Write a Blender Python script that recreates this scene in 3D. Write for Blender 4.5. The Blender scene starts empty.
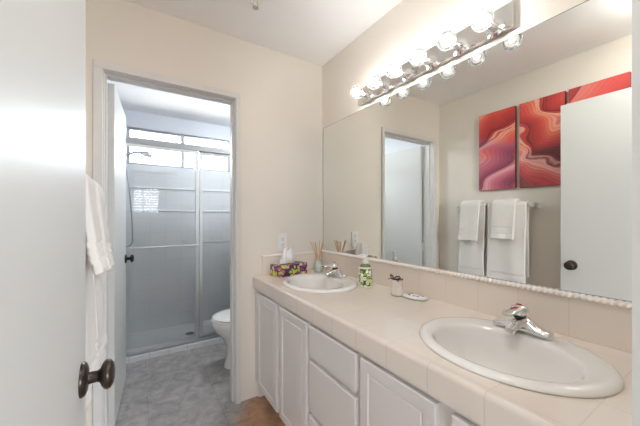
import bpy, bmesh, math, random
from mathutils import Vector, Matrix, noise
random.seed(4)
C = bpy.context.scene.collection
PI = math.pi

# ------------------------------------------------------------------ camera, sky, exposure
EYE = 1.234
cam_d = bpy.data.cameras.new('camera')
cam_d.sensor_width = 36
cam_d.lens = 286.92 / 640 * 36
cam_d.shift_y = (217.9 - 213) / 640
cam_d.clip_start = 0.02
cam = bpy.data.objects.new('camera', cam_d)
cam.location = (0, 0, EYE)
cam.rotation_euler = (PI / 2, 0, -math.radians(32.313))
C.objects.link(cam)
bpy.context.scene.camera = cam

world = bpy.data.worlds.new('sky')
bpy.context.scene.world = world
world.use_nodes = True
wb = world.node_tree.nodes['Background']
wnt = world.node_tree
wtc = wnt.nodes.new('ShaderNodeTexCoord')
wsp = wnt.nodes.new('ShaderNodeSeparateXYZ')
wrp = wnt.nodes.new('ShaderNodeValToRGB')
wrp.color_ramp.elements[0].position = 0.48
wrp.color_ramp.elements[0].color = (0.36, 0.35, 0.33, 1)
wrp.color_ramp.elements[1].position = 0.52
wrp.color_ramp.elements[1].color = (0.90, 0.95, 1.0, 1)
wma = wnt.nodes.new('ShaderNodeMath')
wma.operation = 'MULTIPLY_ADD'
wma.inputs[1].default_value = 0.5
wma.inputs[2].default_value = 0.5
wnt.links.new(wtc.outputs['Generated'], wsp.inputs[0])
wnt.links.new(wsp.outputs[2], wma.inputs[0])
wnt.links.new(wma.outputs[0], wrp.inputs[0])
wnt.links.new(wrp.outputs[0], wb.inputs[0])
wb.inputs[1].default_value = 11.0

vs = bpy.context.scene.view_settings
vs.view_transform = 'Standard'
vs.look = 'None'
vs.exposure = 1.6
vs.gamma = 1.0
vs.use_curve_mapping = False
cy = bpy.context.scene.cycles
cy.use_denoising = True
cy.max_bounces = 14
cy.diffuse_bounces = 6
cy.glossy_bounces = 8
cy.transmission_bounces = 10
cy.transparent_max_bounces = 16
cy.caustics_reflective = False
cy.caustics_refractive = False
cy.sample_clamp_indirect = 4.0
BULB_POWER = 128.0
TOILET_FILL = 25.0
ROOM_FILL = 13.0
BULB_COLOR = (0.985, 1.0, 0.985)


def portal(name, loc, rot, sx, sy):
    l = bpy.data.lights.new(name, 'AREA')
    l.shape = 'RECTANGLE'
    l.size, l.size_y = sx, sy
    l.cycles.is_portal = True
    o = bpy.data.objects.new(name, l)
    o.location, o.rotation_euler = loc, rot
    C.objects.link(o)


portal('shower_window_daylight', (0.43, 3.71, 2.0), (-PI / 2, 0, 0), 1.06, 0.40)
portal('bedroom_window_daylight', (0.18, -3.31, 1.715), (PI / 2, 0, 0), 0.66, 0.70)
portal('left_fill_daylight', (-1.185, -3.31, 1.275), (PI / 2, 0, 0), 0.5, 2.0)  # sky portal of the added left window
portal('right_fill_daylight', (1.75, -3.31, 1.275), (PI / 2, 0, 0), 1.4, 2.0)  # sky portal of the added right window

# ------------------------------------------------------------------ constants of the place
D = 1.912      # far wall of the vanity room
W = 1.229      # mirror wall
XL = -0.274    # towel wall
H = 2.434
YN = 0.109     # inner face of the near wall
WT = 0.11
TB = 3.6       # back wall of the shower
TL = -0.20     # left wall of the toilet room
TH = 2.36      # ceiling of the toilet room
CZ = 0.837     # worktop height


# ------------------------------------------------------------------ materials
def new_mat(name):
    m = bpy.data.materials.new(name)
    m.use_nodes = True
    nt = m.node_tree
    return m, nt, nt.nodes['Principled BSDF']


def nd(nt, t, **kw):
    n = nt.nodes.new(t)
    for k, v in kw.items():
        setattr(n, k, v)
    return n


def mat(name, col, rough=0.5, metal=0.0, spec=0.5, coat=0.0, bump=0.0, bscale=200.0, var=0.0, vscale=4.0):
    m, nt, p = new_mat(name)
    p.inputs['Base Color'].default_value = (*col, 1)
    p.inputs['Roughness'].default_value = rough
    p.inputs['Metallic'].default_value = metal
    p.inputs['Specular IOR Level'].default_value = spec
    p.inputs['Coat Weight'].default_value = coat
    tc = nd(nt, 'ShaderNodeTexCoord')
    n = nd(nt, 'ShaderNodeTexNoise')
    n.inputs['Scale'].default_value = vscale
    n.inputs['Detail'].default_value = 4
    nt.links.new(tc.outputs['Object'], n.inputs['Vector'])
    mx = nd(nt, 'ShaderNodeMix', data_type='RGBA')
    mx.inputs[6].default_value = (*[c * (1 - var) for c in col], 1)
    mx.inputs[7].default_value = (*[min(1, c * (1 + var)) for c in col], 1)
    nt.links.new(n.outputs['Fac'], mx.inputs[0])
    nt.links.new(mx.outputs[2], p.inputs['Base Color'])
    if bump:
        n2 = nd(nt, 'ShaderNodeTexNoise')
        n2.inputs['Scale'].default_value = bscale
        n2.inputs['Detail'].default_value = 3
        nt.links.new(tc.outputs['Object'], n2.inputs['Vector'])
        b = nd(nt, 'ShaderNodeBump')
        b.inputs['Strength'].default_value = bump
        b.inputs['Distance'].default_value = 0.002
        nt.links.new(n2.outputs['Fac'], b.inputs['Height'])
        nt.links.new(b.outputs['Normal'], p.inputs['Normal'])
    return m


def tile_mat(name, col, grout, size, axes, off=(0, 0), rough=0.12, mortar=0.003, var=0.03, cloud=0.0, cscale=6.0,
             size2=None, bump=0.25):
    """square tiles laid along two of the world axes"""
    m, nt, p = new_mat(name)
    tc = nd(nt, 'ShaderNodeTexCoord')
    sp = nd(nt, 'ShaderNodeSeparateXYZ')
    nt.links.new(tc.outputs['Object'], sp.inputs[0])
    cb = nd(nt, 'ShaderNodeCombineXYZ')
    for i, a in enumerate(axes):
        add = nd(nt, 'ShaderNodeMath', operation='ADD')
        add.inputs[1].default_value = 10 * (size if i == 0 else (size2 or size)) - off[i]
        nt.links.new(sp.outputs['XYZ'.index(a)], add.inputs[0])
        nt.links.new(add.outputs[0], cb.inputs[i])
    br = nd(nt, 'ShaderNodeTexBrick', offset=0.0, squash=1.0)
    br.inputs['Scale'].default_value = 1.0
    br.inputs['Brick Width'].default_value = size
    br.inputs['Row Height'].default_value = size2 or size
    br.inputs['Mortar Size'].default_value = mortar / 2
    br.inputs['Mortar Smooth'].default_value = 0.2
    br.inputs['Bias'].default_value = 0
    br.inputs['Color1'].default_value = (*[c * (1 - var) for c in col], 1)
    br.inputs['Color2'].default_value = (*[min(1, c * (1 + var)) for c in col], 1)
    br.inputs['Mortar'].default_value = (*grout, 1)
    nt.links.new(cb.outputs[0], br.inputs['Vector'])
    out = br.outputs['Color']
    if cloud:
        n1 = nd(nt, 'ShaderNodeTexNoise')
        n1.inputs['Scale'].default_value = cscale
        n1.inputs['Detail'].default_value = 8
        n1.inputs['Roughness'].default_value = 0.68
        n1.inputs['Distortion'].default_value = 0.6
        nt.links.new(tc.outputs['Object'], n1.inputs['Vector'])
        rp = nd(nt, 'ShaderNodeValToRGB')
        rp.color_ramp.elements[0].position = 0.32
        rp.color_ramp.elements[0].color = (1 - cloud, 1 - cloud, 1 - cloud, 1)
        rp.color_ramp.elements[1].position = 0.68
        rp.color_ramp.elements[1].color = (1 + cloud, 1 + cloud, 1 + cloud, 1)
        nt.links.new(n1.outputs['Fac'], rp.inputs[0])
        mm = nd(nt, 'ShaderNodeMix', data_type='RGBA', blend_type='MULTIPLY')
        mm.inputs[0].default_value = 1
        nt.links.new(out, mm.inputs[6])
        nt.links.new(rp.outputs[0], mm.inputs[7])
        out = mm.outputs[2]
    nt.links.new(out, p.inputs['Base Color'])
    p.inputs['Roughness'].default_value = rough
    b = nd(nt, 'ShaderNodeBump', invert=True)
    b.inputs['Strength'].default_value = bump
    b.inputs['Distance'].default_value = 0.002
    nt.links.new(br.outputs['Fac'], b.inputs['Height'])
    nt.links.new(b.outputs['Normal'], p.inputs['Normal'])
    return m


def glass_mat(name, tint, refl=1.0, rough=0.0):
    """thin clear sheet: see-through, with a mirror-like sheen that grows at grazing angles"""
    m, nt, p = new_mat(name)
    nt.nodes.remove(p)
    t = nd(nt, 'ShaderNodeBsdfTransparent')
    t.inputs[0].default_value = (*tint, 1)
    g = nd(nt, 'ShaderNodeBsdfGlossy')
    g.inputs['Roughness'].default_value = rough
    f = nd(nt, 'ShaderNodeFresnel')
    f.inputs[0].default_value = 1.45
    mu = nd(nt, 'ShaderNodeMath', operation='MULTIPLY', use_clamp=True)
    mu.inputs[1].default_value = refl
    nt.links.new(f.outputs[0], mu.inputs[0])
    mx = nd(nt, 'ShaderNodeMixShader')
    nt.links.new(mu.outputs[0], mx.inputs[0])
    nt.links.new(t.outputs[0], mx.inputs[1])
    nt.links.new(g.outputs[0], mx.inputs[2])
    nt.links.new(mx.outputs[0], nt.nodes['Material Output'].inputs[0])
    return m


M = {}
M['wall'] = mat('cream_paint', (0.79, 0.738, 0.665), 0.6, bump=0.10, bscale=160, var=0.01)
M['wall_cool'] = mat('pale_grey_paint', (0.72, 0.75, 0.80), 0.6, bump=0.08, bscale=160, var=0.01)
M['ceiling'] = mat('white_ceiling_paint', (0.93, 0.93, 0.93), 0.8, bump=0.2, bscale=120, var=0.01)
M['trim'] = mat('white_trim_paint', (0.70, 0.69, 0.67), 0.35, var=0.01)
M['door'] = mat('white_door_paint', (0.65, 0.65, 0.63), 0.42, var=0.012, vscale=2)
M['cabinet'] = mat('white_cabinet_paint', (0.72, 0.69, 0.665), 0.35, var=0.01)
M['dark'] = mat('dark_void', (0.02, 0.02, 0.02), 0.8)
M['floor'] = tile_mat('grey_slate_tile', (0.36, 0.345, 0.34), (0.27, 0.26, 0.255), 0.405, 'XY', (0.456, 1.82), 0.32, 0.004,
                      0.05, 0.34, 12.0, bump=0.15)
def paint_warm_light(m):  # brown edge of the warm light by the vanity, painted into the tile colour
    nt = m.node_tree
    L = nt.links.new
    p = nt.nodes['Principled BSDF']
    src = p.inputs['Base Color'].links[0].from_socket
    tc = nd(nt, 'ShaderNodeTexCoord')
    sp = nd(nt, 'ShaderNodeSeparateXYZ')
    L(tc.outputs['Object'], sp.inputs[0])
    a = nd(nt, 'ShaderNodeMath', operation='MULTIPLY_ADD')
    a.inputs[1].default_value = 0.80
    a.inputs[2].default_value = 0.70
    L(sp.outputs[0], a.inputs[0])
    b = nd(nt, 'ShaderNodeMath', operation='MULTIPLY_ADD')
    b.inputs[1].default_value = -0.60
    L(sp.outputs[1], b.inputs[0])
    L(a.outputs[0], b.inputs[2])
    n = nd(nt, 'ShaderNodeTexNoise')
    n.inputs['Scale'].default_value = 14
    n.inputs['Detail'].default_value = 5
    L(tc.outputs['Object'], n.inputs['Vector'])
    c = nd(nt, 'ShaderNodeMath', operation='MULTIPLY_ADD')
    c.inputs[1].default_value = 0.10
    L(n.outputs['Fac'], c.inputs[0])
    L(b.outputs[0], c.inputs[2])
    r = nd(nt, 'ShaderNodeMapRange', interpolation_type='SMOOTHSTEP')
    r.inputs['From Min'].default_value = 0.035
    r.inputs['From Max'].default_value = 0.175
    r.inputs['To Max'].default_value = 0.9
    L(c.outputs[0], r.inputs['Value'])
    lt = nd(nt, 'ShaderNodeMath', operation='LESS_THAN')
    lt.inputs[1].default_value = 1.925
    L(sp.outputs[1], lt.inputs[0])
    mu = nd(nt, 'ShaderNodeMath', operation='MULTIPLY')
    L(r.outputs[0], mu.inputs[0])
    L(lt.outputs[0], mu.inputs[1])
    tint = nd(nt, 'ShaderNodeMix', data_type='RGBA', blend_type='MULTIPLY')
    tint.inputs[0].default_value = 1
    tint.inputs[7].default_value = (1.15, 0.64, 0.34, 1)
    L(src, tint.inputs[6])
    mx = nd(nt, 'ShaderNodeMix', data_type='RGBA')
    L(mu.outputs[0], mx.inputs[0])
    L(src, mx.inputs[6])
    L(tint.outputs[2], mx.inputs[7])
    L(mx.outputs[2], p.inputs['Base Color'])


paint_warm_light(M['floor'])
M['carpet'] = mat('beige_carpet', (0.42, 0.38, 0.33), 0.95, bump=0.5, bscale=400, var=0.1, vscale=60)
M['counter'] = tile_mat('cream_tile_top', (0.84, 0.755, 0.68), (0.76, 0.68, 0.60), 0.152, 'XY', (0.69, 0.198), 0.09, 0.0025, 0.015)
M['counter_edge'] = tile_mat('cream_tile_edge', (0.76, 0.685, 0.615), (0.66, 0.57, 0.50), 0.152, 'YZ', (0.198, 0.0), 0.10, 0.003, 0.015,
                             size2=0.9)
M['splash'] = tile_mat('cream_tile_splash', (0.84, 0.765, 0.69), (0.75, 0.66, 0.58), 0.152, 'YZ', (0.367, 0.834), 0.09, 0.0025, 0.015)
M['splash_x'] = tile_mat('cream_tile_side', (0.84, 0.765, 0.69), (0.75, 0.66, 0.58), 0.152, 'XZ', (0.726, 0.834), 0.09, 0.0025, 0.015)
M['liner'] = mat('cream_glaze', (0.93, 0.87, 0.81), 0.15, var=0.01)
M['shower_tile'] = tile_mat('grey_white_shower_tile', (0.82, 0.84, 0.86), (0.66, 0.68, 0.70), 0.152, 'XZ', (-0.2, 0.01), 0.10, 0.0025, 0.02)
M['shower_tile_y'] = tile_mat('grey_white_shower_tile_side', (0.82, 0.84, 0.86), (0.66, 0.68, 0.70), 0.152, 'YZ', (3.6, 0.01), 0.10, 0.0025, 0.02)
M['shower_trim'] = mat('white_shower_trim', (0.86, 0.87, 0.88), 0.15)
M['curb'] = tile_mat('white_curb_tile', (0.78, 0.79, 0.80), (0.5, 0.5, 0.5), 0.152, 'XZ', (-0.07, -0.3), 0.2, 0.003, 0.03, size2=0.9)
M['pan'] = mat('white_shower_pan', (0.93, 0.935, 0.94), 0.3, var=0.02)
M['porcelain'] = mat('white_porcelain', (0.86, 0.85, 0.835), 0.07, coat=0.3)
M['sink'] = mat('white_sink_glaze', (0.88, 0.855, 0.825), 0.08, coat=0.3)
M['chrome'] = mat('chrome', (0.82, 0.82, 0.82), 0.06, 1.0)
M['alu'] = mat('satin_aluminium', (0.42, 0.44, 0.46), 0.42, 0.8)
M['track'] = mat('bright_aluminium', (0.68, 0.70, 0.72), 0.28, 0.85)
M['plate'] = mat('mirror_chrome', (0.80, 0.79, 0.77), 0.03, 1.0)
M['mirror'] = mat('mirror_silver', (0.89, 0.90, 0.865), 0.0, 1.0)
M['mirror_edge'] = mat('dark_mirror_edge', (0.22, 0.22, 0.20), 0.4, 0.3)
M['bronze'] = mat('oil_rubbed_bronze', (0.045, 0.032, 0.026), 0.28, 0.6, var=0.3, vscale=30)
M['black'] = mat('black_metal', (0.012, 0.012, 0.012), 0.35, 0.3)
M['hinge'] = mat('painted_hinge_steel', (0.66, 0.645, 0.62), 0.35, 0.1)
M['plastic'] = mat('white_plastic', (0.85, 0.84, 0.82), 0.3)
M['slot'] = mat('dark_slot', (0.05, 0.05, 0.05), 0.6)
M['red'] = mat('red_mark', (0.45, 0.02, 0.02), 0.3)
M['towel'] = mat('white_terry', (0.77, 0.735, 0.70), 0.95, spec=0.1, bump=0.9, bscale=420, var=0.03, vscale=40)
M['tissue'] = mat('white_tissue', (0.90, 0.88, 0.86), 0.9, spec=0.1)
M['reed'] = mat('tan_reed', (0.62, 0.40, 0.21), 0.7, var=0.15, vscale=60)
M['glass'] = glass_mat('shower_glass', (0.96, 0.97, 0.975), 1.0)
M['pane'] = glass_mat('window_glass', (0.97, 0.98, 1.0), 1.0)
M['bottle'] = glass_mat('green_tinted_glass', (0.86, 0.92, 0.89), 1.5)
M['jar'] = glass_mat('clear_jar_glass', (0.86, 0.82, 0.79), 2.2)
M['frost'] = mat('frosted_pink_glass', (0.80, 0.73, 0.68), 0.18, coat=0.4, var=0.18, vscale=90)
M['salts'] = mat('pink_white_salts', (0.80, 0.70, 0.66), 0.6, bump=1.0, bscale=300, var=0.15, vscale=120)
M['canvas_edge'] = mat('dark_red_canvas_edge', (0.20, 0.035, 0.03), 0.7)
M['wood'] = mat('bedroom_wall_paint', (0.72, 0.70, 0.67), 0.7)


def bulb_glass():
    m, nt, p = new_mat('clear_bulb_glass')
    nt.nodes.remove(p)
    t = nd(nt, 'ShaderNodeBsdfTransparent')
    tr = nd(nt, 'ShaderNodeBsdfTranslucent')
    tr.inputs[0].default_value = (1, 0.98, 0.95, 1)
    m1 = nd(nt, 'ShaderNodeMixShader')
    m1.inputs[0].default_value = 0.05
    nt.links.new(t.outputs[0], m1.inputs[1])
    nt.links.new(tr.outputs[0], m1.inputs[2])
    g = nd(nt, 'ShaderNodeBsdfGlossy')
    g.inputs['Roughness'].default_value = 0.02
    f = nd(nt, 'ShaderNodeFresnel')
    m2 = nd(nt, 'ShaderNodeMixShader')
    nt.links.new(f.outputs[0], m2.inputs[0])
    nt.links.new(m1.outputs[0], m2.inputs[1])
    nt.links.new(g.outputs[0], m2.inputs[2])
    nt.links.new(m2.outputs[0], nt.nodes['Material Output'].inputs[0])
    return m


def emit_mat(name, col, s):
    m, nt, p = new_mat(name)
    p.inputs['Base Color'].default_value = (0, 0, 0, 1)
    p.inputs['Emission Color'].default_value = (*col, 1)
    p.inputs['Emission Strength'].default_value = s
    return m


M['bulb'] = bulb_glass()
M['filament'] = emit_mat('glowing_filament', BULB_COLOR, BULB_POWER)


def blotch_mat(name, cols, scale, ring=False, rough=0.35, axes=(1, 1, 1)):
    """printed pattern of rounded coloured blotches on a dark ground"""
    m, nt, p = new_mat(name)
    tc = nd(nt, 'ShaderNodeTexCoord')
    mp = nd(nt, 'ShaderNodeMapping')
    mp.inputs['Scale'].default_value = axes
    nt.links.new(tc.outputs['Object'], mp.inputs[0])
    nz = nd(nt, 'ShaderNodeTexNoise')
    nz.inputs['Scale'].default_value = scale * 0.8
    nt.links.new(mp.outputs[0], nz.inputs['Vector'])
    ad = nd(nt, 'ShaderNodeMix', data_type='RGBA', blend_type='LINEAR_LIGHT')
    ad.inputs[0].default_value = 0.0 if ring else 0.012
    nt.links.new(mp.outputs[0], ad.inputs[6])
    nt.links.new(nz.outputs['Color'], ad.inputs[7])
    v = nd(nt, 'ShaderNodeTexVoronoi')
    v.inputs['Scale'].default_value = scale
    v.inputs['Randomness'].default_value = 0.6 if ring else 1.0
    nt.links.new(ad.outputs[2], v.inputs['Vector'])
    sx = nd(nt, 'ShaderNodeSeparateColor')
    nt.links.new(v.outputs['Color'], sx.inputs[0])
    rp = nd(nt, 'ShaderNodeValToRGB')
    rp.color_ramp.interpolation = 'CONSTANT'
    while len(rp.color_ramp.elements) < len(cols):
        rp.color_ramp.elements.new(0.5)
    for i, c in enumerate(cols):
        rp.color_ramp.elements[i].position = i / len(cols)
        rp.color_ramp.elements[i].color = (*c, 1)
    nt.links.new(sx.outputs[0], rp.inputs[0])
    r2 = nd(nt, 'ShaderNodeValToRGB')
    r2.color_ramp.interpolation = 'CONSTANT'
    if ring:
        els = [(0, 1), (0.20, 0), (0.28, 1), (0.60, 0)]
    else:
        els = [(0, 1), (0.56, 0)]
    while len(r2.color_ramp.elements) < len(els):
        r2.color_ramp.elements.new(0.5)
    for e, (pz, val) in zip(r2.color_ramp.elements, els):
        e.position = pz
        e.color = (val, val, val, 1)
    nt.links.new(v.outputs['Distance'], r2.inputs[0])
    mx = nd(nt, 'ShaderNodeMix', data_type='RGBA')
    mx.inputs[6].default_value = (*((0.04, 0.06, 0.035) if ring else (0.10, 0.02, 0.14)), 1)
    nt.links.new(r2.outputs[0], mx.inputs[0])
    nt.links.new(rp.outputs[0], mx.inputs[7])
    nt.links.new(mx.outputs[2], p.inputs['Base Color'])
    p.inputs['Roughness'].default_value = rough
    return m


M['tissue_print'] = blotch_mat('floral_tissue_print', [(0.62, 0.68, 0.08), (0.16, 0.03, 0.26), (0.55, 0.20, 0.06), (0.80, 0.68, 0.66),
                                                       (0.34, 0.08, 0.28), (0.50, 0.60, 0.08), (0.06, 0.02, 0.08)], 42)
M['soap_print'] = blotch_mat('green_medallion_print', [(0.75, 0.78, 0.66), (0.30, 0.42, 0.06), (0.85, 0.85, 0.80), (0.55, 0.62, 0.08), (0.10, 0.14, 0.08)], 62, True)
M['soap_liquid'] = mat('green_soap_bottle', (0.13, 0.17, 0.06), 0.1, coat=0.5)
M['dish_print'] = None


def dish_mat():
    m, nt, p = new_mat('white_dish_blue_print')
    tc = nd(nt, 'ShaderNodeTexCoord')
    n = nd(nt, 'ShaderNodeTexNoise')
    n.inputs['Scale'].default_value = 62
    n.inputs['Detail'].default_value = 3
    nt.links.new(tc.outputs['Object'], n.inputs['Vector'])
    r = nd(nt, 'ShaderNodeValToRGB')
    r.color_ramp.interpolation = 'CONSTANT'
    r.color_ramp.elements[0].color = (0.80, 0.79, 0.78, 1)
    r.color_ramp.elements[1].position = 0.545
    r.color_ramp.elements[1].color = (0.14, 0.17, 0.24, 1)
    nt.links.new(n.outputs['Fac'], r.inputs[0])
    # the print stays in the middle of the dish
    mp = nd(nt, 'ShaderNodeMapping')
    mp.inputs['Scale'].default_value = (1 / 0.030, 1 / 0.046, 0)
    nt.links.new(tc.outputs['Object'], mp.inputs[0])
    ln = nd(nt, 'ShaderNodeVectorMath', operation='LENGTH')
    nt.links.new(mp.outputs[0], ln.inputs[0])
    lt = nd(nt, 'ShaderNodeMath', operation='LESS_THAN')
    lt.inputs[1].default_value = 1.0
    nt.links.new(ln.outputs['Value'], lt.inputs[0])
    mx = nd(nt, 'ShaderNodeMix', data_type='RGBA')
    mx.inputs[6].default_value = (0.80, 0.79, 0.78, 1)
    nt.links.new(lt.outputs[0], mx.inputs[0])
    nt.links.new(r.outputs[0], mx.inputs[7])
    nt.links.new(mx.outputs[2], p.inputs['Base Color'])
    p.inputs['Roughness'].default_value = 0.15
    return m


M['dish_print'] = dish_mat()


def canyon_mat(name, shift, ramp, lower, freq=3.0, tilt=0.5):
    """abstract print: flowing sandstone bands"""
    m, nt, p = new_mat(name)
    L = nt.links.new
    tc = nd(nt, 'ShaderNodeTexCoord')
    mp = nd(nt, 'ShaderNodeMapping')
    mp.inputs['Location'].default_value = shift
    mp.inputs['Rotation'].default_value = (tilt, 0, 0)
    mp.inputs['Scale'].default_value = (1, 1.0, 1.5)
    L(tc.outputs['Object'], mp.inputs[0])
    n = nd(nt, 'ShaderNodeTexNoise')
    n.inputs['Scale'].default_value = 1.9
    n.inputs['Detail'].default_value = 1.0
    n.inputs['Distortion'].default_value = 0.5
    L(mp.outputs[0], n.inputs['Vector'])
    mix = nd(nt, 'ShaderNodeMix', data_type='RGBA', blend_type='LINEAR_LIGHT')
    mix.inputs[0].default_value = 0.33
    L(mp.outputs[0], mix.inputs[6])
    L(n.outputs['Color'], mix.inputs[7])
    w = nd(nt, 'ShaderNodeTexWave', wave_type='BANDS', bands_direction='Z', wave_profile='SAW')
    w.inputs['Scale'].default_value = freq * 0.32
    w.inputs['Distortion'].default_value = 1.6
    w.inputs['Detail'].default_value = 2.5
    w.inputs['Detail Scale'].default_value = 1.3
    L(mix.outputs[2], w.inputs['Vector'])
    w2 = nd(nt, 'ShaderNodeTexWave', wave_type='BANDS', bands_direction='Z', wave_profile='SIN')
    w2.inputs['Scale'].default_value = freq * 3.4
    w2.inputs['Distortion'].default_value = 2.5
    L(mix.outputs[2], w2.inputs['Vector'])
    sm = nd(nt, 'ShaderNodeMath', operation='MULTIPLY_ADD')
    sm.inputs[1].default_value = 0.10
    L(w2.outputs['Fac'], sm.inputs[0])
    L(w.outputs['Fac'], sm.inputs[2])
    r = nd(nt, 'ShaderNodeValToRGB')
    while len(r.color_ramp.elements) < len(ramp):
        r.color_ramp.elements.new(0.5)
    for e, (pp, c) in zip(r.color_ramp.elements, ramp):
        e.position = pp
        e.color = (*c, 1)
    L(sm.outputs[0], r.inputs[0])
    r2 = nd(nt, 'ShaderNodeValToRGB')
    while len(r2.color_ramp.elements) < len(lower):
        r2.color_ramp.elements.new(0.5)
    for e, (pp, c) in zip(r2.color_ramp.elements, lower):
        e.position = pp
        e.color = (*c, 1)
    L(sm.outputs[0], r2.inputs[0])
    sp = nd(nt, 'ShaderNodeSeparateXYZ')
    L(mix.outputs[2], sp.inputs[0])
    rg = nd(nt, 'ShaderNodeMapRange')
    sp2 = nd(nt, 'ShaderNodeSeparateXYZ')
    L(tc.outputs['Object'], sp2.inputs[0])
    ad = nd(nt, 'ShaderNodeMath', operation='MULTIPLY_ADD')
    ad.inputs[1].default_value = 0.55
    L(n.outputs['Fac'], ad.inputs[0])
    L(sp2.outputs[2], ad.inputs[2])
    rg.inputs['From Min'].default_value = 0.56
    rg.inputs['From Max'].default_value = 0.68
    L(ad.outputs[0], rg.inputs['Value'])
    mx = nd(nt, 'ShaderNodeMix', data_type='RGBA')
    L(rg.outputs[0], mx.inputs[0])
    L(r2.outputs[0], mx.inputs[6])
    L(r.outputs[0], mx.inputs[7])
    L(mx.outputs[2], p.inputs['Base Color'])
    p.inputs['Roughness'].default_value = 0.55
    return m


# ------------------------------------------------------------------ mesh helpers
def link(name, bm, m, parent=None, smooth=False, kind=None, label=None, angle=35):
    bmesh.ops.recalc_face_normals(bm, faces=bm.faces[:])
    me = bpy.data.meshes.new(name)
    bm.to_mesh(me)
    bm.free()
    ms = m if isinstance(m, (list, tuple)) else [m]
    for x in ms:
        me.materials.append(x)
    if smooth:
        me.polygons.foreach_set('use_smooth', [True] * len(me.polygons))
        me.set_sharp_from_angle(angle=math.radians(angle))
    o = bpy.data.objects.new(name, me)
    C.objects.link(o)
    if parent:
        o.parent = parent
    if kind:
        o['kind'] = kind
    if label:
        o['label'] = label
    return o


def thing(name, label, cat, loc=(0, 0, 0), rotz=0.0, group=None):
    o = bpy.data.objects.new(name, None)
    o.empty_display_size = 0.05
    C.objects.link(o)
    o.location = loc
    o.rotation_euler = (0, 0, rotz)
    o['label'], o['category'] = label, cat
    if group:
        o['group'] = group
    return o


def tag(o, label, cat, group=None):
    o['label'], o['category'] = label, cat
    if group:
        o['group'] = group
    return o


def box(bm, x0, x1, y0, y1, z0, z1, bev=0.0, seg=2, mi=0):
    r = bmesh.ops.create_cube(bm, size=1)
    vs_ = r['verts']
    for v in vs_:
        v.co = Vector(((x0 + x1) / 2 + v.co.x * (x1 - x0), (y0 + y1) / 2 + v.co.y * (y1 - y0), (z0 + z1) / 2 + v.co.z * (z1 - z0)))
    fs = {f for v in vs_ for f in v.link_faces}
    for f in fs:
        f.material_index = mi
    if bev:
        es = list({e for v in vs_ for e in v.link_edges})
        bmesh.ops.bevel(bm, geom=es, offset=bev, segments=seg, affect='EDGES', profile=0.5)
    return vs_


def bx(*a, **k):
    bm = bmesh.new()
    box(bm, *a, **k)
    return bm


def tube(bm, pts, r, n=10, cap=True):
    """sweep a circle along points; r is a number or one per point"""
    pts = [Vector(p) for p in pts]
    rs = r if isinstance(r, (list, tuple)) else [r] * len(pts)
    prev = None
    rings = []
    for i, p in enumerate(pts):
        t = (pts[min(i + 1, len(pts) - 1)] - pts[max(i - 1, 0)]).normalized()
        if prev is None:
            a = Vector((0, 0, 1)) if abs(t.z) < 0.9 else Vector((1, 0, 0))
            u = t.cross(a).normalized()
        else:
            u = (prev - t * prev.dot(t)).normalized()
        prev = u
        w = t.cross(u)
        rings.append([bm.verts.new(p + (u * math.cos(2 * PI * k / n) + w * math.sin(2 * PI * k / n)) * rs[i]) for k in range(n)])
    bridge(bm, rings, cap)


def bridge(bm, rings, cap0=True, cap1=None):
    n = len(rings[0])
    for a, b in zip(rings, rings[1:]):
        for k in range(n):
            bm.faces.new((a[k], a[(k + 1) % n], b[(k + 1) % n], b[k]))
    if cap0:
        bm.faces.new(rings[0][::-1])
    if cap0 if cap1 is None else cap1:
        bm.faces.new(rings[-1])


def lathe(bm, prof, n=24, c=(0, 0, 0), axis='z', cap=True):
    """profile of (radius, height); capped at both ends"""
    c = Vector(c)
    rings = []
    for r, h in prof:
        ring = []
        for k in range(n):
            a = 2 * PI * k / n
            q = Vector((r * math.cos(a), r * math.sin(a), h))
            if axis == 'x':
                q = Vector((h, r * math.cos(a), r * math.sin(a)))
            elif axis == 'y':
                q = Vector((r * math.cos(a), h, r * math.sin(a)))
            ring.append(bm.verts.new(c + q))
        rings.append(ring)
    bridge(bm, rings, cap)


def ellipse_rings(bm, spec, n=64, cap0=False, cap1=True):
    """spec: (cx, cy, a, b, z[, power])"""
    rings = []
    for s in spec:
        cx, cy_, a, b, z = s[:5]
        ring = []
        for k in range(n):
            t = 2 * PI * k / n
            ring.append(bm.verts.new((cx + a * math.cos(t), cy_ + b * math.sin(t), z)))
        rings.append(ring)
    bridge(bm, rings, cap0, cap1)


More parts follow.
